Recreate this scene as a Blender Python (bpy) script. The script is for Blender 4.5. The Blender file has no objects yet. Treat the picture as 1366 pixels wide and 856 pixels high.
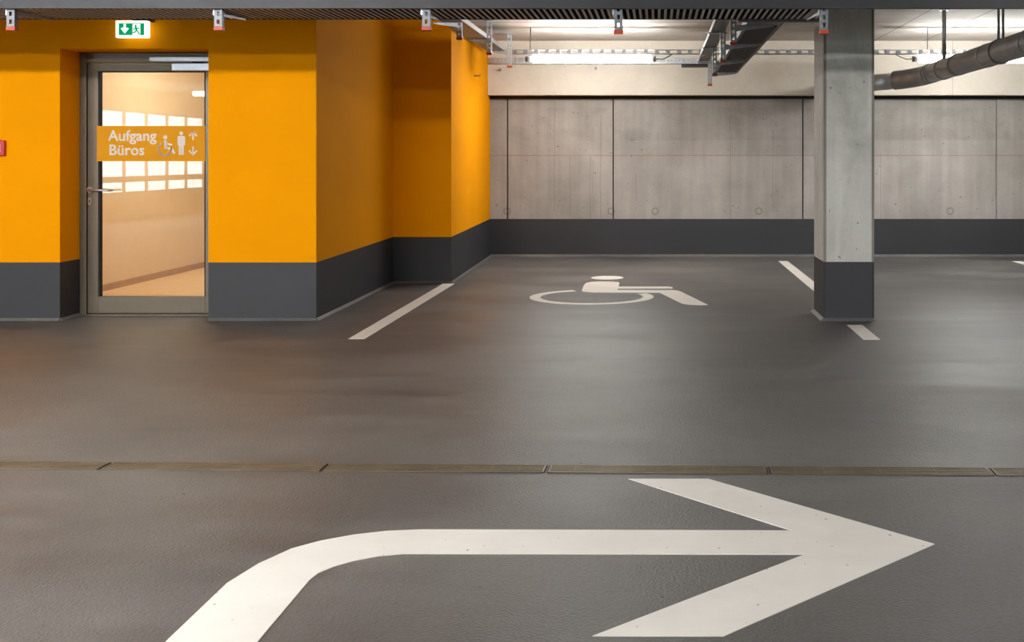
import bpy, bmesh, math, random
from mathutils import Vector, Matrix
random.seed(4)
C = bpy.context.scene.collection
PI = math.pi
F, CX, CY, H = 1530.0, 877.0, 212.0, 1.31          # focal length in pixels, vanishing point, eye height
def W(px, py, Y): return Vector(((px-CX)*Y/F, Y, H-(py-CY)*Y/F))
def G(px, py):                                      # point on the floor
    Y = F*H/(py-CY); return ((px-CX)*Y/F, Y)
def lin(c):
    return tuple((v/255/12.92 if v/255 <= .04045 else ((v/255+.055)/1.055)**2.4) for v in c)+(1,)

# ------------------------------------------------------------------ materials
def mat(name):
    m = bpy.data.materials.new(name); m.use_nodes = True
    nt = m.node_tree; b = nt.nodes['Principled BSDF']
    return m, nt, b
class N:
    def __init__(s, nt): s.nt = nt; s.tc = None
    def n(s, t, **k):
        o = s.nt.nodes.new(t)
        for a, v in k.items(): setattr(o, a, v)
        return o
    def co(s, scale=(1,1,1)):
        if not s.tc: s.tc = s.n('ShaderNodeTexCoord')
        mp = s.n('ShaderNodeMapping'); mp.inputs['Scale'].default_value = scale
        s.nt.links.new(s.tc.outputs['Object'], mp.inputs['Vector']); return mp.outputs[0]
    def noise(s, scale, detail=4, rough=.5, stretch=(1,1,1), dist=0):
        o = s.n('ShaderNodeTexNoise'); o.inputs['Scale'].default_value = scale
        o.inputs['Detail'].default_value = detail; o.inputs['Roughness'].default_value = rough
        o.inputs['Distortion'].default_value = dist
        s.nt.links.new(s.co(stretch), o.inputs['Vector']); return o.outputs['Fac']
    def ramp(s, src, stops):
        o = s.n('ShaderNodeValToRGB'); e = o.color_ramp.elements
        while len(e) < len(stops): e.new(.5)
        for i, (p, c) in enumerate(stops):
            e[i].position = p; e[i].color = c if len(c) == 4 else (*c, 1)
        s.nt.links.new(src, o.inputs[0]); return o.outputs[0]
    def mix(s, fac, a, b, mode='MIX'):
        o = s.n('ShaderNodeMix', data_type='RGBA', blend_type=mode)
        for sock, v in ((o.inputs[0], fac), (o.inputs[6], a), (o.inputs[7], b)):
            if isinstance(v, (int, float)): sock.default_value = v
            elif isinstance(v, tuple): sock.default_value = v
            else: s.nt.links.new(v, sock)
        return o.outputs[2]
    def math(s, op, a, b=0, c=None):
        o = s.n('ShaderNodeMath', operation=op)
        for i, v in enumerate((a, b) if c is None else (a, b, c)):
            if isinstance(v, (int, float)): o.inputs[i].default_value = v
            else: s.nt.links.new(v, o.inputs[i])
        return o.outputs[0]
    def xyz(s):
        o = s.n('ShaderNodeSeparateXYZ'); s.nt.links.new(s.co(), o.inputs[0]); return o.outputs
    def line(s, coord, at, half):                   # 1 on the line, 0 elsewhere
        return s.math('COMPARE', coord, at, half)
    def bump(s, src, strength, dist, b):
        o = s.n('ShaderNodeBump'); o.inputs['Strength'].default_value = strength
        o.inputs['Distance'].default_value = dist
        s.nt.links.new(src, o.inputs['Height']); s.nt.links.new(o.outputs[0], b.inputs['Normal'])
def g(v): return (v, v, v, 1)
def plain(name, rgb, rough=.5, metal=0, spec=.5, var=0, emit=None, es=0):
    m, nt, b = mat(name); h = N(nt); c = lin(rgb)
    b.inputs['Roughness'].default_value = rough; b.inputs['Metallic'].default_value = metal
    b.inputs['Specular IOR Level'].default_value = spec
    f = h.noise(6, 4, .6)
    r = h.ramp(f, [(.3, g(1-var)), (.7, g(1+var))]) if var else None
    if var: nt.links.new(h.mix(1.0, c, r, 'MULTIPLY'), b.inputs['Base Color'])
    else: b.inputs['Base Color'].default_value = c
    if emit:
        b.inputs['Emission Color'].default_value = lin(emit); b.inputs['Emission Strength'].default_value = es
    return m

def floor_mat():
    m, nt, b = mat('floor_coating'); h = N(nt)
    big = h.noise(.55, 6, .6, (1,1,1), .6); strk = h.noise(1.3, 5, .65, (.35,1.4,1), .8); fine = h.noise(60, 3, .7); speck = h.noise(38, 1, .4)
    c = h.ramp(big, [(.3, lin((87,86,86))), (.5, lin((103,101,99))), (.72, lin((118,115,111)))])
    c = h.mix(.6, c, h.ramp(strk, [(.38, g(.70)), (.62, g(1.16))]), 'MULTIPLY')
    c = h.mix(.5, c, h.ramp(fine, [(.35, g(.74)), (.65, g(1.16))]), 'MULTIPLY')
    sp = h.ramp(speck, [(.77, g(0)), (.79, g(1))])
    c = h.mix(sp, c, lin((60,56,52)))
    nt.links.new(c, b.inputs['Base Color'])
    rr = h.math('MULTIPLY_ADD', strk, .40, .16)
    rr = h.math('MULTIPLY_ADD', big, .14, rr)
    nt.links.new(rr, b.inputs['Roughness']); b.inputs['Specular IOR Level'].default_value = .33
    bp = h.math('ADD', h.noise(95, 2, .6), h.math('MULTIPLY', h.noise(7, 3, .5), .6))
    h.bump(bp, .7, .004, b)
    return m
def concrete(name, lo, mid, hi, streak=True, stain=0, rough=.75, seams=None, pits=False, wall=False):
    m, nt, b = mat(name); h = N(nt)
    a = h.noise(1.1, 8, .62, (1,1,1), .4)
    c = h.ramp(a, [(.3, lin(lo)), (.5, lin(mid)), (.7, lin(hi))])
    if streak:
        s = h.noise(5, 4, .6, (1.6,1.6,.10))
        c = h.mix(.55, c, h.ramp(s, [(.35, g(.82)), (.65, g(1.10))]), 'MULTIPLY')
    f = h.noise(30, 4, .7)
    c = h.mix(.35, c, h.ramp(f, [(.3, g(.88)), (.7, g(1.08))]), 'MULTIPLY')
    x = h.xyz()
    if wall:                                        # cast lift above the chalk line, chalk line, tie rings
        bl = h.noise(2.6, 7, .7, (1,1,1.3), .5)
        up = h.math('GREATER_THAN', x[2], 1.56); lo2 = h.math('LESS_THAN', x[2], 2.0)
        k = h.math('MULTIPLY', h.ramp(bl, [(.47, g(0)), (.62, g(.75))]), h.math('MULTIPLY', up, lo2))
        c = h.mix(k, c, h.mix(1.0, c, g(.84), 'MULTIPLY'))
        rt = h.math('GREATER_THAN', x[0], .05)
        c = h.mix(h.math('MULTIPLY', h.math('MULTIPLY', rt, up), .5), c, h.mix(1.0, c, g(.88), 'MULTIPLY'))
        rl = h.math('MULTIPLY', h.line(x[2], 1.358, .004), h.ramp(h.noise(4, 3, .6), [(.3, g(.3)), (.6, g(.9))]))
        c = h.mix(rl, c, lin((150,92,84)))
        for xx in (-2.02, -.62, -.03, 1.36, 3.93):
            d = h.math('SQRT', h.math('ADD', h.math('POWER', h.math('SUBTRACT', x[0], xx), 2), h.math('POWER', h.math('SUBTRACT', x[2], .61), 2)))
            c = h.mix(h.math('MULTIPLY', h.math('COMPARE', d, .042, .009), .45), c, lin((92,86,80)))
        for xx, z0, z1 in ((-1.38,.6,2.1),(-1.17,.55,1.35),(-.9,.5,1.35),(-.86,.6,1.3),(-.76,.5,1.9),(-.28,.75,1.1),(.98,.5,1.9),(1.55,.6,1.7),(3.0,.5,1.4)):
            w = h.math('MULTIPLY_ADD', h.noise(1.5, 3, .5, (0,0,1)), .05, xx-.025)
            l = h.math('COMPARE', h.math('SUBTRACT', x[0], w), 0, .005)
            l = h.math('MULTIPLY', l, h.math('MULTIPLY', h.math('GREATER_THAN', x[2], z0), h.math('LESS_THAN', x[2], z1)))
            c = h.mix(h.math('MULTIPLY', l, .35), c, lin((96,90,84)))
    if pits and not wall:
        c = h.mix(h.ramp(h.noise(2.2, 7, .7, (1,1,.5), .6), [(.5, g(0)), (.68, g(.55))]), c, h.mix(1.0, c, g(.62), 'MULTIPLY'))
    if pits:
        p = h.noise(22, 1, .4)
        c = h.mix(h.ramp(p, [(.76, g(0)), (.78, g(.7))]), c, lin((70,66,62)))
    if seams:
        for ax, at, half in seams:
            c = h.mix(h.math('MULTIPLY', h.line(x[ax], at, half), .75), c, lin((66,60,54)))
    nt.links.new(c, b.inputs['Base Color']); b.inputs['Roughness'].default_value = rough
    b.inputs['Specular IOR Level'].default_value = .3
    h.bump(h.noise(26, 5, .65), .25, .004, b)
    return m
def paint(name, rgb, rough=.55, var=.05, spec=.35):
    m, nt, b = mat(name); h = N(nt)
    f = h.noise(1.7, 5, .6); c = h.mix(1.0, lin(rgb), h.ramp(f, [(.3, g(1-var)), (.7, g(1+var))]), 'MULTIPLY')
    nt.links.new(c, b.inputs['Base Color']); b.inputs['Roughness'].default_value = rough
    b.inputs['Specular IOR Level'].default_value = spec
    h.bump(h.noise(55, 4, .6), .18, .002, b); return m
def worn_white():
    m, nt, b = mat('road_paint'); h = N(nt)
    c = h.mix(1.0, lin((244,240,232)), h.ramp(h.noise(2.5, 5, .6), [(.3, g(.93)), (.7, g(1.04))]), 'MULTIPLY')
    c = h.mix(h.ramp(h.noise(45, 1, .4), [(.76, g(0)), (.79, g(.8))]), c, lin((120,110,100)))
    nt.links.new(c, b.inputs['Base Color']); b.inputs['Roughness'].default_value = .55
    h.bump(h.noise(80, 2, .6), .2, .002, b); return m
def glass_mat():
    m = bpy.data.materials.new('door_glass'); m.use_nodes = True; nt = m.node_tree; nt.nodes.clear()
    o = nt.nodes.new('ShaderNodeOutputMaterial'); t = nt.nodes.new('ShaderNodeBsdfTransparent')
    gl = nt.nodes.new('ShaderNodeBsdfGlossy'); gl.inputs['Roughness'].default_value = .01
    t.inputs[0].default_value = (.93,.95,.93,1)
    fr = nt.nodes.new('ShaderNodeFresnel'); fr.inputs[0].default_value = 1.6
    mx = nt.nodes.new('ShaderNodeMixShader')
    ge = nt.nodes.new('ShaderNodeNewGeometry'); mm = nt.nodes.new('ShaderNodeMath'); mm.operation = 'SUBTRACT'; mm.use_clamp = True
    nt.links.new(fr.outputs[0], mm.inputs[0]); nt.links.new(ge.outputs['Backfacing'], mm.inputs[1]); nt.links.new(mm.outputs[0], mx.inputs[0]); nt.links.new(t.outputs[0], mx.inputs[1]); nt.links.new(gl.outputs[0], mx.inputs[2])
    nt.links.new(mx.outputs[0], o.inputs[0]); return m
def galv(name, rgb, rough=.4):
    m, nt, b = mat(name); h = N(nt)
    v = h.noise(40, 3, .6); c = h.mix(1.0, lin(rgb), h.ramp(v, [(.3, g(.8)), (.7, g(1.15))]), 'MULTIPLY')
    nt.links.new(c, b.inputs['Base Color']); b.inputs['Metallic'].default_value = .55
    nt.links.new(h.math('MULTIPLY_ADD', v, .25, rough-.12), b.inputs['Roughness']); return m

M = dict(
 floor=floor_mat(),
 back=concrete('fair_faced_concrete', (142,137,131), (157,151,145), (170,164,158), wall=True, pits=True),
 beam=concrete('pale_concrete_beam', (196,188,172), (206,198,184), (214,207,194), streak=False, seams=[(0,3.9,.002)]),
 ceil=concrete('ceiling_concrete', (172,164,156), (190,183,175), (206,200,192), streak=False,
      seams=[(0,2.86,.008),(0,3.52,.008),(0,5.4,.008),(1,13.95,.012),(1,13.1,.012),(1,10.2,.012),(1,6.2,.012)]),
 pillar=concrete('pillar_concrete', (158,156,149), (182,180,172), (198,196,188), pits=True),
 orange=paint('orange_wall_paint', (240,154,0), .8, .03, .05),
 dark=paint('anthracite_wall_paint', (51,52,55), .55, .07, .35),
 cove=paint('floor_coating_cove', (96,93,90), .45, .08, .4),
 white=worn_white(),
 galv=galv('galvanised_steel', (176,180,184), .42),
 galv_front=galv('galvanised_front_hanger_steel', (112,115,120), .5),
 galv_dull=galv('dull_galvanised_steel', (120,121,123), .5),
 rail=plain('dark_grey_rail_steel', (46,46,49), .5, .3, .4, .1),
 slat=plain('slat_grey_steel', (196,188,180), .5, 0, .4, .08),
 black=plain('black_tray_lining', (14,13,13), .9, 0, .1, .1),
 plate=plain('dark_tray_plate', (26,28,31), .6, 0, .2, .12),
 cap=plain('orange_plastic_cap', (176,58,20), .45, 0, .4, .05),
 bronze=plain('bronze_anodised_frame', (104,94,80), .42, .35, .4, .05),
 gasket=plain('black_rubber_gasket', (26,24,22), .7, 0, .3, .05),
 silver=plain('satin_silver', (150,150,154), .32, .8, .5, .04),
 steel=plain('brushed_steel_handle', (190,184,176), .28, .9, .5, .04),
 film=plain('mustard_sign_film', (214,146,6), .6, 0, .15, .02),
 print_=plain('pale_sign_print', (214,204,192), .5, 0, .4, .02),
 lobby=plain('lobby_plaster', (226,200,160), .7, 0, .3, .03),
 lobby_floor=plain('lobby_floor_stone', (214,178,128), .5, 0, .4, .06),
 skirt=plain('lobby_skirting_wood', (176,138,98), .5, 0, .4, .08),
 red=plain('red_alarm_plastic', (190,30,38), .35, 0, .5, .03),
 alarm=plain('white_alarm_window', (230,222,222), .4, 0, .5, .02),
 tube=plain('lit_tube_diffuser', (255,255,255), .4, 0, .3, 0, (255,254,251), 63),
 lane_tube=plain('lane_tube_diffuser', (255,255,255), .4, 0, .3, 0, (255,254,253), 232),
 lampgrey=plain('grey_lamp_end', (120,120,118), .5, 0, .4, .05),
 cable=plain('grey_cable', (92,90,88), .6, 0, .3, .05),
 signlit=plain('lit_white_sign_face', (250,255,250), .4, 0, .3, 0, (240,255,245), 1.6),
 signgreen=plain('lit_green_sign_face', (0,150,95), .4, 0, .3, 0, (0,150,95), .8),
 darkbox=plain('dark_mounting_box', (58,48,40), .5, 0, .4, .06),
 grate=plain('worn_bronze_grate_steel', (118,105,86), .45, .5, .4, .15),
 edge=concrete('dark_edge_concrete', (104,98,92), (122,116,109), (140,134,126)),
 gap=plain('dark_joint_sealant', (46,42,38), .8, 0, .2, .1),
 slot=plain('drain_channel_dark', (44,38,32), .8, 0, .2, .1),
 duct=plain('spiral_duct_steel', (150,149,147), .42, .35, .5, .08),
 foil=plain('bright_aluminium_foil_duct', (205,205,204), .35, .5, .5, .1),
 glass=glass_mat(),
)

# ------------------------------------------------------------------ mesh helpers
class MB:
    def __init__(s): s.bm = bmesh.new()
    def box(s, a, b, mi=0):
        x0,y0,z0 = a; x1,y1,z1 = b
        v = [s.bm.verts.new(p) for p in ((x0,y0,z0),(x1,y0,z0),(x1,y1,z0),(x0,y1,z0),(x0,y0,z1),(x1,y0,z1),(x1,y1,z1),(x0,y1,z1))]
        for q in ((3,2,1,0),(4,5,6,7),(0,1,5,4),(1,2,6,5),(2,3,7,6),(3,0,4,7)):
            f = s.bm.faces.new([v[i] for i in q]); f.material_index = mi
        return s
    def prism(s, pts, z0, z1, mi=0):                # footprint pts (x,y); z0,z1 numbers or lists
        n = len(pts); z0 = [z0]*n if not isinstance(z0, list) else z0; z1 = [z1]*n if not isinstance(z1, list) else z1
        area = sum(pts[i][0]*pts[(i+1)%n][1]-pts[(i+1)%n][0]*pts[i][1] for i in range(n))
        if area < 0: pts = pts[::-1]; z0 = z0[::-1]; z1 = z1[::-1]
        lo = [s.bm.verts.new((p[0],p[1],z)) for p, z in zip(pts, z0)]; hi = [s.bm.verts.new((p[0],p[1],z)) for p, z in zip(pts, z1)]
        fs = [s.bm.faces.new(lo[::-1]), s.bm.faces.new(hi)]
        for i in range(n): fs.append(s.bm.faces.new([lo[i], lo[(i+1)%n], hi[(i+1)%n], hi[i]]))
        for f in fs: f.material_index = mi; f.normal_update()
        bmesh.ops.triangulate(s.bm, faces=fs[:2]); return s
    def flatxz(s, pts, y, t=.0015):                 # outline in the x-z plane, thickness t toward the viewer
        n = len(pts)
        a = [s.bm.verts.new((p[0], y, p[1])) for p in pts]; b = [s.bm.verts.new((p[0], y-t, p[1])) for p in pts]
        f1 = s.bm.faces.new(a); f2 = s.bm.faces.new(b[::-1])
        for i in range(n): s.bm.faces.new([a[i], b[i], b[(i+1)%n], a[(i+1)%n]])
        s.bm.normal_update(); bmesh.ops.triangulate(s.bm, faces=[f1, f2]); return s
    def tube(s, pts, r, n=12, cap=True, radii=None):
        pts = [Vector(p) for p in pts]; rings = []; up = None
        for i, p in enumerate(pts):
            d = ((pts[min(i+1,len(pts)-1)]-p).normalized() + (p-pts[max(i-1,0)]).normalized()).normalized() if 0 < i < len(pts)-1 else (pts[1]-pts[0] if i == 0 else pts[-1]-pts[-2]).normalized()
            if up is None: up = Vector((0,0,1)) if abs(d.z) < .9 else Vector((1,0,0))
            a = d.cross(up).normalized(); bb = a.cross(d).normalized(); up = bb
            rr = radii[i] if radii else r
            rings.append([s.bm.verts.new(p + (a*math.cos(2*PI*k/n)+bb*math.sin(2*PI*k/n))*rr) for k in range(n)])
        for i in range(len(rings)-1):
            for k in range(n):
                f = s.bm.faces.new([rings[i][k], rings[i][(k+1)%n], rings[i+1][(k+1)%n], rings[i+1][k]]); f.smooth = True
        if cap: s.bm.faces.new(rings[0][::-1]); s.bm.faces.new(rings[-1])
        return s
    def build(s, name, m, parent=None, loc=None, bevel=0):
        bmesh.ops.recalc_face_normals(s.bm, faces=s.bm.faces[:])
        me = bpy.data.meshes.new(name); s.bm.to_mesh(me); s.bm.free()
        for x in (m if isinstance(m, list) else [m]): me.materials.append(x)
        o = bpy.data.objects.new(name, me); C.objects.link(o)
        if loc is not None: o.location = loc
        if parent: o.parent = parent
        if bevel:
            b = o.modifiers.new('bevel', 'BEVEL'); b.width = bevel; b.segments = 2; b.limit_method = 'ANGLE'
        return o
def tag(o, label, cat, group=None, kind=None):
    o['label'] = label; o['category'] = cat
    if group: o['group'] = group
    if kind: o['kind'] = kind
    return o
def thing(name, label, cat, loc=(0,0,0), group=None, rz=0):
    o = bpy.data.objects.new(name, None); C.objects.link(o); o.location = loc; o.rotation_euler.z = rz
    o.empty_display_size = .1; return tag(o, label, cat, group)
def struct(o, label=None):
    o['kind'] = 'structure'
    if label: o['label'] = label
    return o
def copy_tree(o, parent=None):
    c = o.copy(); C.objects.link(c)
    if parent: c.parent = parent
    for ch in list(o.children): copy_tree(ch, c)
    return c
def stroke(mb, pts, w, y, closed=False):            # ribbon in the x-z plane made of short boxes and round joints
    n = len(pts); seg = n if closed else n-1
    for i in range(seg):
        a = Vector(pts[i]); b = Vector(pts[(i+1)%n]); d = (b-a)
        if d.length < 1e-6: continue
        d.normalize(); p = Vector((-d.y, d.x))*w/2
        e = d*w*.3
        mb.flatxz([tuple(a-e+p), tuple(b+e+p), tuple(b+e-p), tuple(a-e-p)], y)
def disc(mb, cx, cz, r, y, n=20): mb.flatxz([(cx+r*math.cos(2*PI*k/n), cz+r*math.sin(2*PI*k/n)) for k in range(n)], y)
def text(name, body, size, loc, m, parent, bold=.0, spacing=1.0):
    cu = bpy.data.curves.new('lettering', 'FONT'); cu.body = body; cu.size = size; cu.extrude = .0008; cu.offset = bold
    cu.space_character = spacing
    t = bpy.data.objects.new('tmp', cu); C.objects.link(t)
    bpy.context.view_layer.update()
    me = bpy.data.meshes.new_from_object(t.evaluated_get(bpy.context.evaluated_depsgraph_get()))
    bpy.data.objects.remove(t); me.materials.clear(); me.materials.append(m)
    me.transform(Matrix.Rotation(PI/2, 4, 'X'))
    o = bpy.data.objects.new(name, me); C.objects.link(o); o.location = loc; o.parent = parent; return o

# ------------------------------------------------------------------ setting
CE = 2.87                                           # ceiling height
YA, YB, YK, YD = 9.30, 12.10, 15.40, 15.15          # door wall, second wall, back wall, beam face
XL, XR, YR = -11.5, 8.0, -15.0
def hs(y): return .472+(y-YA)/6.1*.034              # height of the dark painted zone
struct(MB().box((XL-.3,YR-.3,-.2), (XR+.3,YK+.5,0)).build('floor', M['floor']))
struct(MB().box((XL-.3,YR-.3,CE), (XR+.3,YK+.5,CE+.25)).build('ceiling', M['ceil']))
# back wall: four cast panels with open grooves in front of a core
mb = MB(); cuts = [-2.245, -2.012, -.594, 1.953, 4.55, XR]
mb.box((-2.9,YK+.02,0), (XR+.2,YK+.3,CE), 2)
for a, b_ in zip(cuts[:-1], cuts[1:]):
    gp = .009
    if a > 4: gp = .005
    gq = .005 if 4 < b_ < 5 else gp
    mb.box((a+(gp if a > -2.2 else 0),YK,hs(YK)), (b_-gq,YK+.02,CE), 0)
mb.box((-2.245,YK-.001,0), (XR,YK+.02,hs(YK)), 1)
struct(mb.build('wall_back', [M['back'], M['dark'], M['gap']]))
struct(MB().box((-2.24,YD,2.154), (XR,YK-.002,CE)).build('trim_1', M['beam']), 'pale concrete downstand beam along the top of the back wall')
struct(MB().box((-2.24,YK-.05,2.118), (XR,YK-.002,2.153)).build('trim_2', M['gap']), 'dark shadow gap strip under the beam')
struct(MB().box((XR,YR,0), (XR+.3,YK,CE)).build('wall_right', M['back']))
# orange block to the right of the door
P = [(-3.641,YA),(-2.766,YA),(-2.79,YB),(-2.175,YB),(-2.246,YK),(-2.46,YK),(-2.42,YB+.25),(-3.03,YB+.25),(-3.0,9.75),(-3.641,9.75)]
hh = [hs(p[1]) for p in P]
mb = MB(); mb.prism(P, 0.0, hh, 1); mb.prism(P, hh, CE, 0)
struct(mb.build('wall_left', [M['orange'], M['dark']]))
Q = [(XL,YA),(-4.845,YA),(-4.845,9.75),(XL,9.75)]
mb = MB(); mb.prism(Q, 0.0, .472, 1); mb.prism(Q, .472, CE, 0)
mb.box((-4.845,YA,2.205), (-3.641,9.75,CE), 0)
struct(mb.build('wall_entrance', [M['orange'], M['dark']]))
# side wall far left and rear wall with daylight openings
struct(MB().box((XL,YR-.3,0), (XR,YR,CE)).build('wall_rear', M['pillar']))
wy0, wy1, wz0, wz1 = -13.5, -3.6, .54, 2.39
mb = MB()
mb.box((XL-.3,YR,0), (XL,YA+.45,wz0)); mb.box((XL-.3,YR,wz1), (XL,YA+.45,CE)); mb.box((XL-.3,YR,wz0), (XL,wy0,wz1)); mb.box((XL-.3,wy1,wz0), (XL,YA+.45,wz1))
struct(mb.build('wall_side', M['pillar']))
mb = MB(); y = wy0
while y < wy1: mb.box((XL-.2,y,wz0), (XL-.14,y+.04,wz1)); y += 1.1
mb.box((XL-.2,wy0,.80), (XL-.14,wy1,.93)); mb.box((XL-.2,wy0,1.9), (XL-.14,wy1,1.93)); mb.box((XL-.2,wy0,wz0), (XL-.14,wy1,wz0+.05)); mb.box((XL-.2,wy0,wz1-.05), (XL-.14,wy1,wz1))
wf = struct(mb.build('window_1', M['bronze']), 'long window band in the side wall left of the camera')
MB().box((XL-.175,wy0,wz0), (XL-.167,wy1,wz1)).build('window_pane', M['glass'], wf)
# floor coating coves along the wall feet
def cove(path, name, w=.024, flip=1):
    mb = MB()
    for (a, b_) in zip(path[:-1], path[1:]):
        a = Vector(a); b_ = Vector(b_); d = (b_-a).normalized(); n = Vector((d.y,-d.x))*flip
        v = []
        for p in (a-d*.0, b_+d*.0):
            v += [mb.bm.verts.new((p.x,p.y,0.0)), mb.bm.verts.new((p.x+n.x*w,p.y+n.y*w,.001)), mb.bm.verts.new((p.x+n.x*.003,p.y+n.y*.003,w*.9))]
        mb.bm.faces.new([v[0],v[1],v[2]]); mb.bm.faces.new([v[3],v[5],v[4]])
        mb.bm.faces.new([v[1],v[4],v[5],v[2]]); mb.bm.faces.new([v[0],v[2],v[5],v[3]]); mb.bm.faces.new([v[0],v[3],v[4],v[1]])
    return struct(mb.build(name, M['floor']))
cove([(XL,YA),(-4.845,YA),(-4.845,9.62)], 'baseboard_entrance')
cove([(-3.641,YA),(-2.766,YA),(-2.79,YB),(-2.175,YB),(-2.246,YK)], 'baseboard_left')
cove([(-2.246,YK),(XR,YK)], 'baseboard_back', .035)

# ------------------------------------------------------------------ lobby behind the door
LX0, LX1, LY0, LY1 = -5.45, -3.03, 9.75, 16.0
struct(MB().box((LX0,LY0,0), (LX1,LY1,.012)).build('floor_lobby', M['lobby_floor']))
struct(MB().box((LX0-.1,LY0,0), (LX0,LY1+.1,2.7)).build('wall_lobby_left', M['lobby']))
struct(MB().box((LX0,LY1,0), (LX1,LY1+.1,2.7)).build('wall_lobby_back', M['lobby']))
struct(MB().box((LX1-.02,LY0,0), (LX1,LY1,2.7)).build('wall_lobby_right', M['lobby']))
struct(MB().box((LX0,LY0,2.7), (LX1,LY1,2.78)).build('ceiling_lobby', M['lobby']))
struct(MB().box((LX0,LY0,.012), (LX0+.015,LY1,.075)).build('baseboard_lobby', M['skirt']))

# ------------------------------------------------------------------ glazed door
YG = 9.66
s = YG/F
dx0 = -4.842; dx1 = -3.645
door = bpy.data.objects.new('door_1', None); C.objects.link(door); door.location = ((dx0+dx1)/2, YG, 0); struct(door, 'glazed office access door with bronze frame in the orange wall')
def dl(mb): bmesh.ops.translate(mb.bm, verts=mb.bm.verts, vec=(-(dx0+dx1)/2, -YG, 0)); return mb
mb = MB(); f = .055
mb.box((dx0,YG-.05,0),(dx0+f,YG+.05,2.2)); mb.box((dx1-f,YG-.05,0),(dx1,YG+.05,2.2)); mb.box((dx0+f,YG-.05,2.115),(dx1-f,YG+.05,2.2))
dl(mb).build('door_frame', M['bronze'], door, bevel=.004)
lx0, lx1 = dx0+f+.006, dx1-f-.006
gx0, gx1, gz0, gz1 = lx0+.088, lx1-.088, .155, 2.045
mb = MB()
mb.box((lx0,YG-.035,.018),(gx0,YG+.03,2.108)); mb.box((gx1,YG-.035,.018),(lx1,YG+.03,2.108))
mb.box((gx0,YG-.035,.018),(gx1,YG+.03,gz0)); mb.box((gx0,YG-.035,gz1),(gx1,YG+.03,2.108))
dl(mb).build('door_leaf', M['bronze'], door, bevel=.003)
mb = MB(); w = .010
mb.box((gx0,YG-.03,gz0),(gx0+w,YG+.02,gz1)); mb.box((gx1-w,YG-.03,gz0),(gx1,YG+.02,gz1)); mb.box((gx0+w,YG-.03,gz1-.006),(gx1-w,YG+.02,gz1))
dl(mb).build('gasket', M['gasket'], door)
dl(MB().box((gx0+w,YG-.006,gz0),(gx1-w,YG+.002,gz1-.006))).build('glass_pane', M['glass'], door)
dl(MB().box((dx0+.06,YG-.06,0),(dx1-.06,YG+.03,.010))).build('threshold', M['bronze'], door)
# door closer
a = W(200,76,YG-.08); b_ = W(284,82,YG-.08)
mb = MB(); mb.box((a.x,YG-.09,b_.z),(b_.x,YG-.06,a.z)); mb.box((a.x,YG-.095,b_.z+.006),(b_.x,YG-.09,a.z-.012))
cl = dl(mb).build('door_closer', M['silver'], door, bevel=.002)
a = W(229.5,84.5,YG-.08); b_ = W(275,94.5,YG-.08)
mb = MB(); mb.box((a.x,YG-.095,b_.z),(b_.x+.05,YG-.036,a.z)); dl(mb).build('closer_body', M['silver'], cl, bevel=.004)
mb = MB(); mb.box((W(262,0,YG).x,YG-.088,2.108),(W(276,0,YG).x,YG-.065,2.13)); dl(mb).build('closer_arm', M['gasket'], cl)
# handle
hp = W(120.5,253,YG-.03)
mb = MB(); mb.tube([(hp.x,YG-.035,hp.z),(hp.x,YG-.045,hp.z)], .026, 20)
mb.tube([(hp.x,YG-.04,hp.z),(hp.x,YG-.085,hp.z),(hp.x+.02,YG-.095,hp.z),(hp.x+.19,YG-.095,hp.z-.004),(hp.x+.205,YG-.09,hp.z-.004),(hp.x+.208,YG-.065,hp.z-.004)], .0095, 12)
dl(mb).build('door_handle', M['steel'], door)
mb = MB(); kz = W(0,268,YG).z
mb.flatxz([(hp.x+.015*math.cos(t*PI/12), kz+.033*math.sin(t*PI/12)) for t in range(24)], YG-.036, .008)
es = dl(mb).build('lock_escutcheon', M['steel'], door)
dl(MB().box((hp.x-.004,YG-.0465,kz-.012),(hp.x+.004,YG-.044,kz+.012))).build('keyhole', M['gasket'], es)
# printed film band on the glass
YS = YG-.008
a = W(130.5,168,YS); b_ = W(278.5,215,YS); a.x = gx0-.0; b_x = gx1-.002
sgn = dl(MB().box((gx0-.008,YG-.0405,b_.z),(gx1,YG-.0375,a.z))).build('door_sign', M['film'], door)
YT = YG-.0405
def q(px, py): p = W(px, py, YT); return (p.x, p.z)
def ox(o): o.parent = sgn; return o
def tx(body, px, py, size): 
    p = q(px, py); return text('lettering', body, size, (p[0]-(dx0+dx1)/2, YT-YG-.0005, p[1]), M['print_'], sgn, bold=.0022, spacing=1.02)
sc = s
tx('Aufgang', 144.5, 187.5, 19.6*sc); tx('Büros', 145, 206.5, 19.6*sc)
mb = MB(); cx, cz = q(220,198.5); R = 8.6*sc
stroke(mb, [(cx+R*math.cos(t), cz+R*math.sin(t)) for t in [math.radians(a) for a in range(130,375,12)]], 1.8*sc, YT)
disc(mb, *q(220.5,183.2), 2.7*sc, YT)
stroke(mb, [q(220.5,188),q(221.5,197.5)], 3.6*sc, YT); stroke(mb, [q(221,191),q(229,193)], 2*sc, YT)
stroke(mb, [q(222,197.5),q(229,198),q(232.5,204)], 2.8*sc, YT)
dl(mb).build('wheelchair_symbol', M['print_'], sgn)
mb = MB(); disc(mb, *q(241.8,177.8), 2.5*sc, YT)
mb.flatxz([q(237,183),q(238.5,181.2),q(245.5,181.2),q(247,183),q(247,193.5),q(245.2,193.5),q(245.2,206.5),q(242.3,206.5),q(242.3,196),q(241.5,196),q(241.5,206.5),q(238.6,206.5),q(238.6,193.5),q(237,193.5)], YT)
dl(mb).build('person_symbol', M['print_'], sgn)
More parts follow.
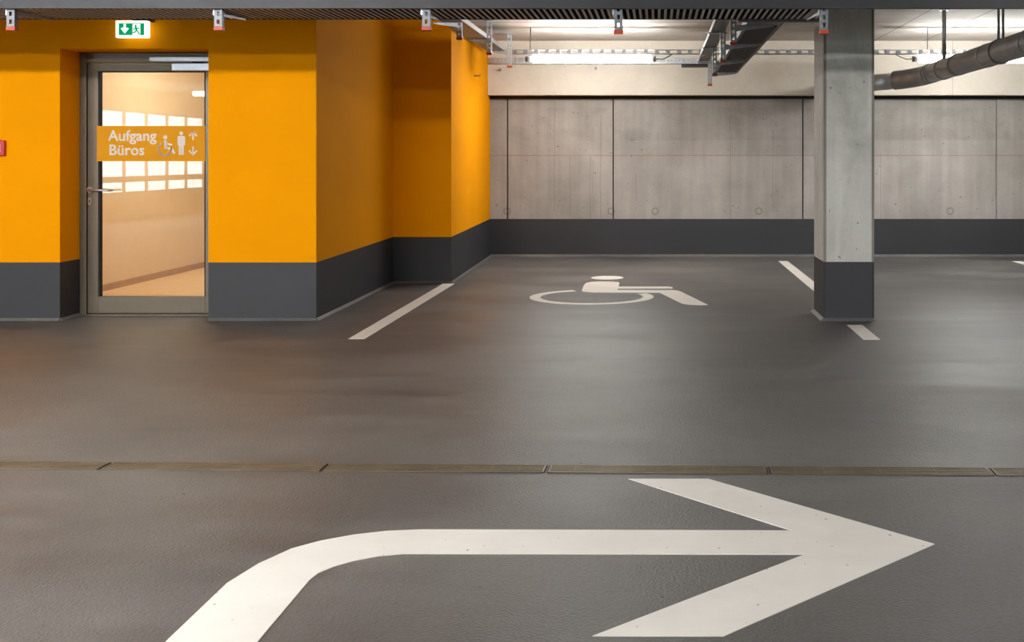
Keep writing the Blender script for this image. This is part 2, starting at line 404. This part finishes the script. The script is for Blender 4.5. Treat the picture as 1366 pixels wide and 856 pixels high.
for sy, c0 in ((1,181),(-1,201)):
    mb = MB(); stroke(mb, [q(257.5,c0+sy*5),q(257.5,c0-sy*4)], 2*sc, YT); stroke(mb, [q(252.8,c0-sy*.2),q(257.5,c0-sy*5),q(262.2,c0-sy*.2)], 2*sc, YT)
    dl(mb).build('arrow_symbol', M['print_'], sgn)

# ------------------------------------------------------------------ exit sign over the door
YE = YA-.10
sg = thing('exit_sign', 'lit green and white emergency exit sign above the glazed door', 'sign', tuple(W(175,50,YE)))
o0 = Vector(sg.location)
def sl(mb): bmesh.ops.translate(mb.bm, verts=mb.bm.verts, vec=-o0); return mb
def e(px, py): p = W(px, py, YE-.03); return (p.x, p.z)
a = e(154,27.5); b_ = e(196,50)
sl(MB().box((a[0],YE-.03,b_[1]),(b_[0],YE+.03,a[1]))).build('light_box', M['signlit'], sg, bevel=.004)
a = e(158.5,31); b_ = e(192.5,47); mb = MB(); mb.box((a[0],YE-.033,b_[1]),(b_[0],YE-.031,a[1])); sl(mb).build('green_panel', M['signgreen'], sg)
mb = MB(); stroke(mb, [e(166.7,32.8),e(166.7,41)], .017, YE-.0335)
mb.flatxz([e(161.5,38),e(163.8,36.8),e(166.7,39.6),e(169.6,36.8),e(172,38),e(166.7,44.6)], YE-.0335); sl(mb).build('arrow_symbol', M['signlit'], sg)
mb = MB(); a = e(177.3,32); b_ = e(187.3,46.5); mb.box((a[0],YE-.0345,b_[1]),(b_[0],YE-.0335,a[1])); sl(mb).build('doorway_symbol', M['signlit'], sg)
mb = MB(); yy = YE-.035; w = 1.9*YE/F; disc(mb, *e(181.4,34.2), 1.5*YE/F, yy)
stroke(mb, [e(181.6,36),e(182.2,40)], w*1.5, yy); stroke(mb, [e(182.2,40),e(184.5,42.5),e(186.3,45.5)], w, yy); stroke(mb, [e(182.2,40),e(180.5,43),e(178.2,43.6)], w, yy)
stroke(mb, [e(181.8,36.8),e(184.6,38.6),e(186,37.4)], w*.8, yy); stroke(mb, [e(181.6,36.6),e(179,38.4),e(178.6,40.6)], w*.8, yy)
sl(mb).build('running_person_symbol', M['signgreen'], sg)
a = e(177,20.5); b_ = e(197,27.5); sl(MB().box((a[0],YE-.03,b_[1]),(b_[0],YA-.001,a[1]))).build('mounting_box', M['darkbox'], sg, bevel=.004)

# fire alarm call point, cut by the left edge of the photo
p = W(-2,197.5,YA)
fa = thing('fire_alarm_call_point', 'small red square fire alarm box with white window on orange wall', 'fire alarm', (p.x,YA,p.z-.064))
MB().box((-.064,-.035,0),(.064,-.0005,.128)).build('housing', M['red'], fa, bevel=.006)
MB().box((-.03,-.038,.03),(.034,-.0352,.098)).build('press_window', M['alarm'], fa, bevel=.001)
p = W(634,101,0.001); yy = 2.205*F/(877-634)
hk = MB(); hz = H+(212-101)*yy/F
hk.tube([(-2.212,yy,hz),(-2.16,yy,hz),(-2.14,yy,hz+.015)], .007, 8); hk.tube([(-2.214,yy,hz),(-2.206,yy,hz)], .016, 12)
tag(hk.build('wall_hook', M['galv_dull']), 'tiny metal hook screwed high into the orange side wall', 'hook')
for px_, py_, lab in ((795,91,'small pale anchor bolt under the left tube lamp on the beam'),(668,93,'small metal anchor bolt on the beam beside the orange wall')):
    p = W(px_,py_,YD)
    mb = MB(); mb.tube([(p.x,YD+.01,p.z),(p.x,YD-.05,p.z)], .009, 8); mb.tube([(p.x,YD-.012,p.z),(p.x,YD-.001,p.z)], .02, 6); mb.tube([(p.x,YD-.05,p.z+.012),(p.x,YD-.05,p.z-.02)], .011, 8)
    tag(mb.build('anchor_bolt', M['galv']), lab, 'bolt')

# ------------------------------------------------------------------ pillar
px0, px1, py0, py1 = 1.347, 1.753, 9.28, 9.87
def oct_(x0,x1,y0,y1,c): return [(x0+c,y0),(x1-c,y0),(x1,y0+c),(x1,y1-c),(x1-c,y1),(x0+c,y1),(x0,y1-c),(x0,y0+c)]
mb = MB(); mb.prism(oct_(px0,px1,py0,py1,.012), .478, CE, 0); mb.prism(oct_(px0-.001,px1+.001,py0-.001,py1+.001,.012), 0, .478, 1)
pl = tag(mb.build('concrete_pillar', [M['pillar'], M['dark']]), 'square concrete pillar with a dark grey painted foot between two parking bays', 'pillar')
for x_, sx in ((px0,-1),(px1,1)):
    MB().prism([(x_-sx*.020,py0-.0015),(x_-sx*.002,py0-.0015),(x_+sx*.0015,py0+.002),(x_+sx*.0015,py0+.016)], .479, CE-.002).build('corner_chamfer', M['edge'], pl)  # darker concrete strips along the two front corners
mb = MB(); w = .03; o_ = oct_(px0,px1,py0,py1,.012); i_ = oct_(px0-w,px1+w,py0-w,py1+w,.02)
for k in range(8):
    a, b_, c, d = o_[k], o_[(k+1)%8], i_[(k+1)%8], i_[k]
    v = [mb.bm.verts.new(p) for p in ((*a,.025),(*b_,.025),(*c,.001),(*d,.001))]; mb.bm.faces.new(v)
mb.build('foot_cove', M['floor'], pl)

# ------------------------------------------------------------------ floor markings
def marking(name, polys, label, cat, group=None, z=.0025):
    mb = MB()
    for p in polys: mb.prism(p, .0002, z)
    return tag(mb.build(name, M['white']), label, cat, group)
arrow = [(-1.345,2.2),(-1.345,G(303,778)[1])]+[G(*p) for p in ((303,778),(345,752),(389,732),(428,721.5),(472,713.5),(516,708.5),(564,706.5),(1056,708),(838,639),(945,639),(1247,726),(965,849),(790,849),(1073,740),(538,739),(507,742),(472,748.5),(446,756),(424,765),(413,774))]+[(-1.09,2.2)]
arrow.pop(1)
marking('floor_arrow', [arrow], 'large white painted bent arrow pointing right on the garage floor', 'floor marking')
def bar(x, y0, y1, w=.06): return [(x-w,y0),(x+w,y0),(x+w,y1),(x-w,y1)]
marking('parking_line', [bar(-2.19+.0,8.35,12.04)], 'white parking line running to the corner of the orange wall', 'floor marking', 'white parking bay lines')
marking('parking_line', [bar(1.555,8.32,9.05)], 'short white line stub on the floor in front of the pillar', 'floor marking', 'white parking bay lines')
marking('parking_line', [bar(1.61,9.93,14.72)], 'white parking line running from behind the pillar to the back wall', 'floor marking', 'white parking bay lines')
marking('parking_line', [bar(4.60,9.0,14.68)], 'white parking line at the right edge of the photo near the back wall', 'floor marking', 'white parking bay lines')
def z6(x, y): return G(690+x/5.06, 350+y/5.06)
cx, cy = -.624, 10.90; ro, ri = .589, .486
ang = [math.radians(a) for a in range(112, 389, 6)]
ring = [(cx+ro*math.cos(a), cy+ro*math.sin(a)) for a in ang]+[(cx+ri*math.cos(a), cy+ri*math.sin(a)) for a in ang[::-1]]
hx, hy = z6(608,103.5)
head = [(hx+.178*math.cos(t*PI/16), hy+.192*math.sin(t*PI/16)) for t in range(32)]
body = [z6(*p) for p in ((435,192),(444,168),(453,150),(468,138),(500,132),(560,129),(640,130),(682,133),(690,140),(683,163),(1020,163.5),(1045,167),(1050,172),(1046,176),(678,177),(676,186.5),(1050,187),(1085,191),(1110,200),(1288,287),(1240,289),(1150,285),(1110,277),(962,205),(510,203),(470,200),(440,196))]
marking('wheelchair_marking', [ring, head, body], 'white painted wheelchair symbol in the middle of the parking bay', 'floor marking')

# ------------------------------------------------------------------ drain channel across the floor
jx = [-155, 141, 434, 730, 1025, 1323, 1620]
labs = ['slotted drain grate left of the grate under the door, cut by the photo edge', 'slotted drain grate on the floor below the glazed door', 'slotted drain grate below the left parking line',
        'slotted drain grate directly above the arrow shaft and head', 'slotted drain grate right of the arrow tip', 'slotted drain grate at the far right edge of the photo']
def dc(px):                                         # centre of the channel at that image column
    py = 622+(px-141)*(630.0-622.5)/1182
    return Vector((*G(px, py), 0))
for k in range(6):
    a, b_ = dc(jx[k]), dc(jx[k+1]); L = (b_-a).length; rz = math.atan2(b_.y-a.y, b_.x-a.x)
    t = thing('drain_grate', labs[k], 'drain grate', a, 'slotted drain grates in a row', rz)
    MB().box((.003,-.058,.0003),(L-.003,.058,.0012)).build('channel', M['slot'], t)
    mb = MB()
    for j in range(5):
        yc = -.052+j*.026; mb.box((.008,yc-.0052,.0012),(L-.008,yc+.0052,.005))
    for j in range(1, 8): mb.box((j*L/8-.002,-.05,.0012),(j*L/8+.002,.05,.0025))
    mb.box((.008,-.05,.0012),(.016,.05,.0048)); mb.box((L-.016,-.05,.0012),(L-.008,.05,.0048))
    mb.build('grate_bars', M['grate'], t)

# ------------------------------------------------------------------ overhead: front tray with slatted base, rail, hangers
Y1 = 7.24; Y2 = 7.80; ZT = 2.262
tr = thing('cable_tray', 'wide slatted steel cable tray running across the top of the photo', 'cable tray', (-2,Y1,ZT))
def loc(mb, o): bmesh.ops.translate(mb.bm, verts=mb.bm.verts, vec=-Vector(o.location)); return mb
mb = MB(); x = -6.5
while x < 1.10: mb.box((x,Y1+.004,ZT),(x+.0165,Y2-.004,ZT+.002)); x += .0409
loc(mb, tr).build('slatted_base', M['slat'], tr)
loc(MB().box((-6.5,Y1,ZT),(1.12,Y1+.003,ZT+.06)), tr).build('side_rail', M['rail'], tr)
loc(MB().box((-6.5,Y2-.003,ZT-.004),(1.12,Y2,ZT+.06)), tr).build('side_rail', M['rail'], tr)
loc(MB().box((-6.5,Y1+.003,ZT+.052),(1.12,Y2-.003,ZT+.056)), tr).build('lid', M['black'], tr)
shade_tray = thing('cable_tray', 'unseen closed tray added above the slatted tray to shade the wall', 'cable tray', (-2,Y1,2.335))  # upper tray added out of view to shade the top of the orange wall
loc(MB().box((-8.8,Y1,2.335),(7.5,Y2,2.34)), shade_tray).build('tray_base', M['rail'], shade_tray)
for y in (Y1,Y2-.003): loc(MB().box((-8.8,y,2.34),(7.5,y+.003,2.66)), shade_tray).build('side_rail', M['rail'], shade_tray)
mb = MB(); mb.prism([(-6.5,7.155),(6.6,7.155),(6.6,7.195),(-6.5,7.195)], 2.249, [2.303,2.318,2.318,2.303]); mb.box((-6.5,7.150,2.249),(6.6,7.155,2.256)); 
tag(mb.build('steel_rail', M['rail']), 'long dark grey steel rail across the very top edge of the photo', 'rail')

def channel_mb(z0, z1, w=.05, d=.035, face='y'):    # slotted hanger profile; web faces the camera
    mb = MB(); t = .003
    mb.box((-w/2,0,z0),(-w*.17,t,z1)); mb.box((w*.17,0,z0),(w/2,t,z1))
    z = z0
    while z < z1-.012:
        mb.box((-w*.17,0,z),(w*.17,t,min(z+.022,z1))); z += .05
    mb.box((-w/2,t,z0),(-w/2+t,d,z1)); mb.box((w/2-t,t,z0),(w/2,d,z1)); return mb
def hanger(x, y, zb, label, group, arm, w=.05, zt=CE, gm='galv'):
    t = thing('ceiling_hanger', label, 'hanger bracket', (x,y,zt), group)
    channel_mb(zb-zt+.018, 0, w).build('slotted_channel', M[gm], t)
    MB().box((-w/2-.004,-.003,zb-zt),(w/2+.004,.038,zb-zt+.024)).build('end_cap', M['cap'], t, bevel=.002)
    MB().box((-.06,-.03,-.006),(.06,.065,0)).build('ceiling_plate', M['galv'], t)
    ax, ay, az = arm                                # arm reach in x or y, at height az
    mb = MB(); z = az-zt
    if ay: 
        mb.prism([(-w/2-.012,.01),(-w/2-.002,.01),(-w/2-.002,ay),(-w/2-.012,ay)], [z-.045,z-.045,z-.012,z-.012], z)
        mb.box((-w/2-.03,.01,z-.003),(-w/2-.002,ay,z))
    else:
        s_ = 1 if ax > 0 else -1
        mb.prism([(s_*w/2,.006),(s_*(w/2+abs(ax)),.006),(s_*(w/2+abs(ax)),.012),(s_*w/2,.012)], [z-.05,z-.014,z-.014,z-.05], z)
        mb.prism([(s_*w/2,.006),(s_*(w/2+abs(ax)),.006),(s_*(w/2+abs(ax)),.04),(s_*w/2,.04)], z-.003, z)
    mb.build('support_arm', M['galv'], t); return t
FL = ['leftmost slotted hanger with orange cap at the left edge of the front tray','slotted hanger with orange cap to the right above the glazed door',
      'slotted hanger with orange cap in front of the orange corner walls','slotted hanger with red cap in front of the left tube lamp','slotted hanger with bright orange cap in front of the concrete pillar']
for k, px in enumerate((14,291,568.5,825,1099.5)):
    zb = H+(212-(40.5 if k < 3 else 45))*7.2/F
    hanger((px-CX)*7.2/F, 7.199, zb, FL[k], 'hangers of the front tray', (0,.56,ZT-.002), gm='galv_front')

# left tray, runs away toward the beam beside the orange wall
lt = thing('cable_tray', 'narrow galvanised cable tray running back beside the orange side wall', 'cable tray', (-2.02,11.2,2.66))
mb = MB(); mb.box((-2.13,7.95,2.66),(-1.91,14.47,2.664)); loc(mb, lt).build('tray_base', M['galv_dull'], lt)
for x in (-2.13,-1.913): loc(MB().box((x,7.95,2.664),(x+.003,14.47,2.71)), lt).build('side_rail', M['galv'], lt)
for px, py, y, lab in ((612,53,11.3,'nearest slotted hanger of the tray beside the orange wall'),(652,73,12.9,'middle slotted hanger of the tray beside the orange wall'),(679,90,14.3,'farthest slotted hanger beside the left tube lamp end')):
    zb = H+(212-py)*y/F
    hanger((px-CX)*y/F+.005, y, zb, lab, 'hangers beside the orange wall', (-.235,0,2.659), .052)

# middle trays running away above the parking bay
mt = thing('cable_tray', 'narrow galvanised duct tray left of the dark panels over the bay', 'cable tray', (.56,11,2.506))
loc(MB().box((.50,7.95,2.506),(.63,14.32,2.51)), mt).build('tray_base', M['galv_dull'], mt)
for x in (.497,.63): loc(MB().box((x,7.95,2.5),(x+.004,14.32,2.54)), mt).build('side_rail', M['galv'], mt)
for y in (9.4,10.75,12.2,13.9): loc(MB().box((.48,y,2.488),(.655,y+.05,2.4995)), mt).build('cross_bar', M['galv'], mt)
bt = thing('cable_tray', 'wide dark panelled cable tray between the hangers and the pillar', 'cable tray', (.86,11.5,2.38))
loc(MB().box((.71,8.9,2.385),(.99,14.3,2.39)), bt).build('tray_base', M['galv_dull'], bt)
for y0, y1 in ((9.25,10.65),(10.85,12.35),(12.55,14.1)):
    loc(MB().box((.735,y0,2.378),(.965,y1,2.385)), bt).build('bottom_panel', M['plate'], bt)
for x in (.706,.99): loc(MB().box((x,8.9,2.38),(x+.004,14.3,2.44)), bt).build('side_rail', M['rail'], bt)
loc(MB().box((.62,8.82,2.365),(1.25,8.86,2.40)), bt).build('cross_bar', M['galv_dull'], bt)
for px, py, y, lab in ((978.5,60,9.12,'nearest hanger with red cap over the parking bay'),(964.5,83,10.67,'second nearest hanger with red cap over the parking bay'),(953.5,101,12.46,'third hanger with red cap over the parking bay'),(947,114.5,14.2,'farthest and lowest hanger with orange cap in front of the beam')):
    hanger((px-CX)*y/F, y, H+(212-py)*y/F, lab, 'hangers over the parking bay', (.30,0,2.376), .05)

YL = 13.6; ZL = H+133*YL/F
# ------------------------------------------------------------------ tube lamps with their support channel
mb = MB(); yb = YL; z0, z1 = ZL+.056, ZL+.112
mb.box((-1.72,yb-.03,z1-.006),(5.9,yb+.03,z1)); mb.box((-1.72,yb-.03,z0),(5.9,yb-.026,z0+.012)); mb.box((-1.72,yb+.026,z0),(5.9,yb+.03,z0+.012))
x = -1.72
while x < 5.88: mb.box((x,yb-.03,z0+.012),(x+.05,yb-.027,z1-.006)); mb.box((x,yb+.027,z0+.012),(x+.05,yb+.03,z1-.006)); x += .13
sc_ = tag(mb.build('support_channel', M['galv']), 'perforated steel channel carrying the tube lamps in front of the beam', 'support channel')
for x in (-1.51,3.2,5.5): MB().tube([(x,yb,z1),(x+.005,yb,CE)], .005, 6).build('suspension_rod', M['galv_dull'], sc_)
t = thing('perforated_tray', 'perforated galvanised tray behind the left tube lamp along the beam', 'cable tray', (-.8,15.0,2.56))
mb = MB(); ty, tz, t0, t1 = 14.98, 2.555, -2.15, .57
mb.box((t0,ty,tz),(t1,YD-.005,tz+.003)); mb.box((t0,ty,tz+.003),(t1,ty+.002,tz+.02)); mb.box((t0,ty,tz+.06),(t1,ty+.002,tz+.075))
x = t0
while x < t1-.03: mb.box((x,ty,tz+.02),(x+.03,ty+.002,tz+.06)); x += .05
loc(mb, t).build('tray_base', M['galv'], t)
loc(MB().box((.32,ty,tz-.04),(.66,YD-.005,tz-.001)), t).build('cable_trunk', M['rail'], t)
def lamp_pts(): pass
def make_lamp(x0, y, z, L, label, group, tube):
    t = thing('tube_lamp', label, 'lamp', (x0,y,z), group)
    mb = MB(); mb.tube([(.02,0,0),(L,0,0)], .046, 20); mb.build('diffuser', M[tube], t)
    for a, b_ in ((-.07,.02),(L,L+.07)):
        MB().tube([(a,0,.004),(a+.02 if a < 0 else b_-.02,0,.004),(b_ if a < 0 else a,0,.002)] if a < 0 else [(a,0,.002),(b_-.02,0,.004),(b_,0,.004)], .034, 16).build('end_cap', M['lampgrey'], t)
    for a in (.2, L-.23): MB().box((a,-.012,.044),(a+.03,.012,.058)).build('mounting_clip', M['galv'], t)
    if tube == 'tube':
        l = bpy.data.lights.new('lamp_light', 'AREA'); l.shape = 'RECTANGLE'; l.size = L; l.size_y = .08; l.energy = 22; l.color = (1,.99,.97)
        lo = bpy.data.objects.new('lamp_light', l); C.objects.link(lo); lo.parent = t; lo.location = (L/2,0,-.055)
    return t
L1 = make_lamp(W(709,0,YL).x, YL, ZL, 1.405, 'lit white tube lamp over the wheelchair bay left of the hanging trays', 'tube lamps along the beam', 'tube')
MB().tube([(1.475,0,.004),(1.56,0,.0),(1.62,0,.03),(1.67,0,.06)], .006, 8).build('lamp_cable', M['cable'], L1)
L2 = make_lamp(W(1225,0,YL).x, YL, ZL, 1.405, 'lit white tube lamp partly hidden by the round duct', 'tube lamps along the beam', 'tube')
MB().tube([(-.07,0,.004),(-.14,0,.0),(-.22,0,.03),(-.27,0,.06)], .006, 8).build('lamp_cable', M['cable'], L2)
# lane lamps above the camera, out of the frame
LANE = [(-8.2,2.5),(-6.0,2.5),(-4.0,2.5),(4.2,2.5),(-10.25,-6.0),(-7.6,-5),(-4.4,-5),(4.0,-5)]
for k, (x, y) in enumerate(LANE):
    make_lamp(x, y, 2.75, 1.46, ['first tube lamp from the left in the row over the lane','second tube lamp from the left in the row over the lane','third tube lamp from the left in the row over the lane','rightmost tube lamp in the row over the lane','tube lamp nearest the side window behind the camera','second tube lamp from the side window behind the camera','third tube lamp from the side window behind the camera','rightmost tube lamp behind the camera'][k], 'tube lamps over the driving lane', 'lane_tube')
# lobby ceiling lamp
t = thing('ceiling_lamp', 'warm ceiling lamp in the lobby behind the glazed door', 'lamp', (-4.3,12.0,2.68))
MB().tube([(0,0,0),(0,0,-.04)], .18, 32).build('diffuser', M['tube'], t)
l = bpy.data.lights.new('lobby_light', 'AREA'); l.shape = 'RECTANGLE'; l.size = 1.2; l.size_y = 3.5; l.energy = 27; l.color = (1,.95,.85)
lo = bpy.data.objects.new('lobby_light', l); C.objects.link(lo); lo.parent = t; lo.location = (0,.5,-.06)

# ------------------------------------------------------------------ round duct
du = thing('round_duct', 'round galvanised ventilation duct descending from the right edge to the pillar', 'duct', (3.0,11,2.249))
R_ = .105; DX, DZ = 3.0, 2.249
loc(MB().tube([(DX,y,DZ) for y in (7.88,9,11,12.62)], R_, 32), du).build('duct_run', M['duct'], du)
el = [(DX,12.6,DZ),(DX-.004,12.7,DZ-.002),(DX-.03,12.83,DZ-.01),(DX-.09,12.96,DZ-.02),(DX-.18,13.07,DZ-.03),(DX-.28,13.15,DZ-.04)]
loc(MB().tube(el, R_+.003, 32), du).build('elbow', M['duct'], du)
e2 = [(DX-.27,13.145,DZ-.04),(2.53,13.3,DZ-.055),(2.38,13.45,DZ-.06),(2.28,13.7,DZ-.06),(2.23,14.2,DZ-.06),(2.2,15.17,DZ-.06)]
loc(MB().tube(e2, R_-.010, 32), du).build('flexible_run', M['foil'], du)
for y in (12.6,12.48,11.45,11.38,10.4,9.2,8.2):
    loc(MB().tube([(DX,y,DZ),(DX,y+.02,DZ)], R_+.006, 32), du).build('joint_band', M['galv'], du)
for y in (12.0,10.02,8.1):
    if y == 12.0:
        mb = MB(); mb.tube([(DX,y-.013,DZ),(DX,y+.013,DZ)], R_+.008, 32); mb.tube([(DX,y,DZ+.1),(DX,y,CE)], .022, 16); mb.box((DX-.045,y-.03,CE-.008),(DX+.045,y+.03,CE))
        loc(mb, du).build('hanger_strap', M['galv'], du); continue
    mb = MB(); mb.tube([(DX,y-.013,DZ),(DX,y+.013,DZ)], R_+.008, 32); mb.box((DX-.028,y-.012,DZ+.1),(DX-.012,y+.012,CE)); mb.box((DX+.012,y-.012,DZ+.1),(DX+.028,y+.012,CE)); mb.box((DX-.045,y-.03,CE-.008),(DX+.045,y+.03,CE))
    loc(mb, du).build('hanger_strap', M['galv_dull'], du)

# ------------------------------------------------------------------ daylight, camera, output
w = bpy.data.worlds.new('World'); bpy.context.scene.world = w; w.use_nodes = True
bg = w.node_tree.nodes['Background']; bg.inputs[0].default_value = (.70,.86,1,1); bg.inputs[1].default_value = 20.0
cam = bpy.data.cameras.new('Camera'); co = bpy.data.objects.new('Camera', cam); C.objects.link(co)
co.location = (0,0,H); co.rotation_euler = (PI/2,0,0)
cam.sensor_width = 36; cam.sensor_fit = 'HORIZONTAL'; cam.lens = F/1366*36
cam.shift_x = -(CX-683)/1366; cam.shift_y = -(428-CY)/1366
cam.clip_start = .05
bpy.context.scene.camera = co
vs = bpy.context.scene.view_settings
vs.view_transform = 'Standard'; vs.look = 'None'; vs.gamma = 1; vs.use_curve_mapping = False; vs.exposure = 0.18
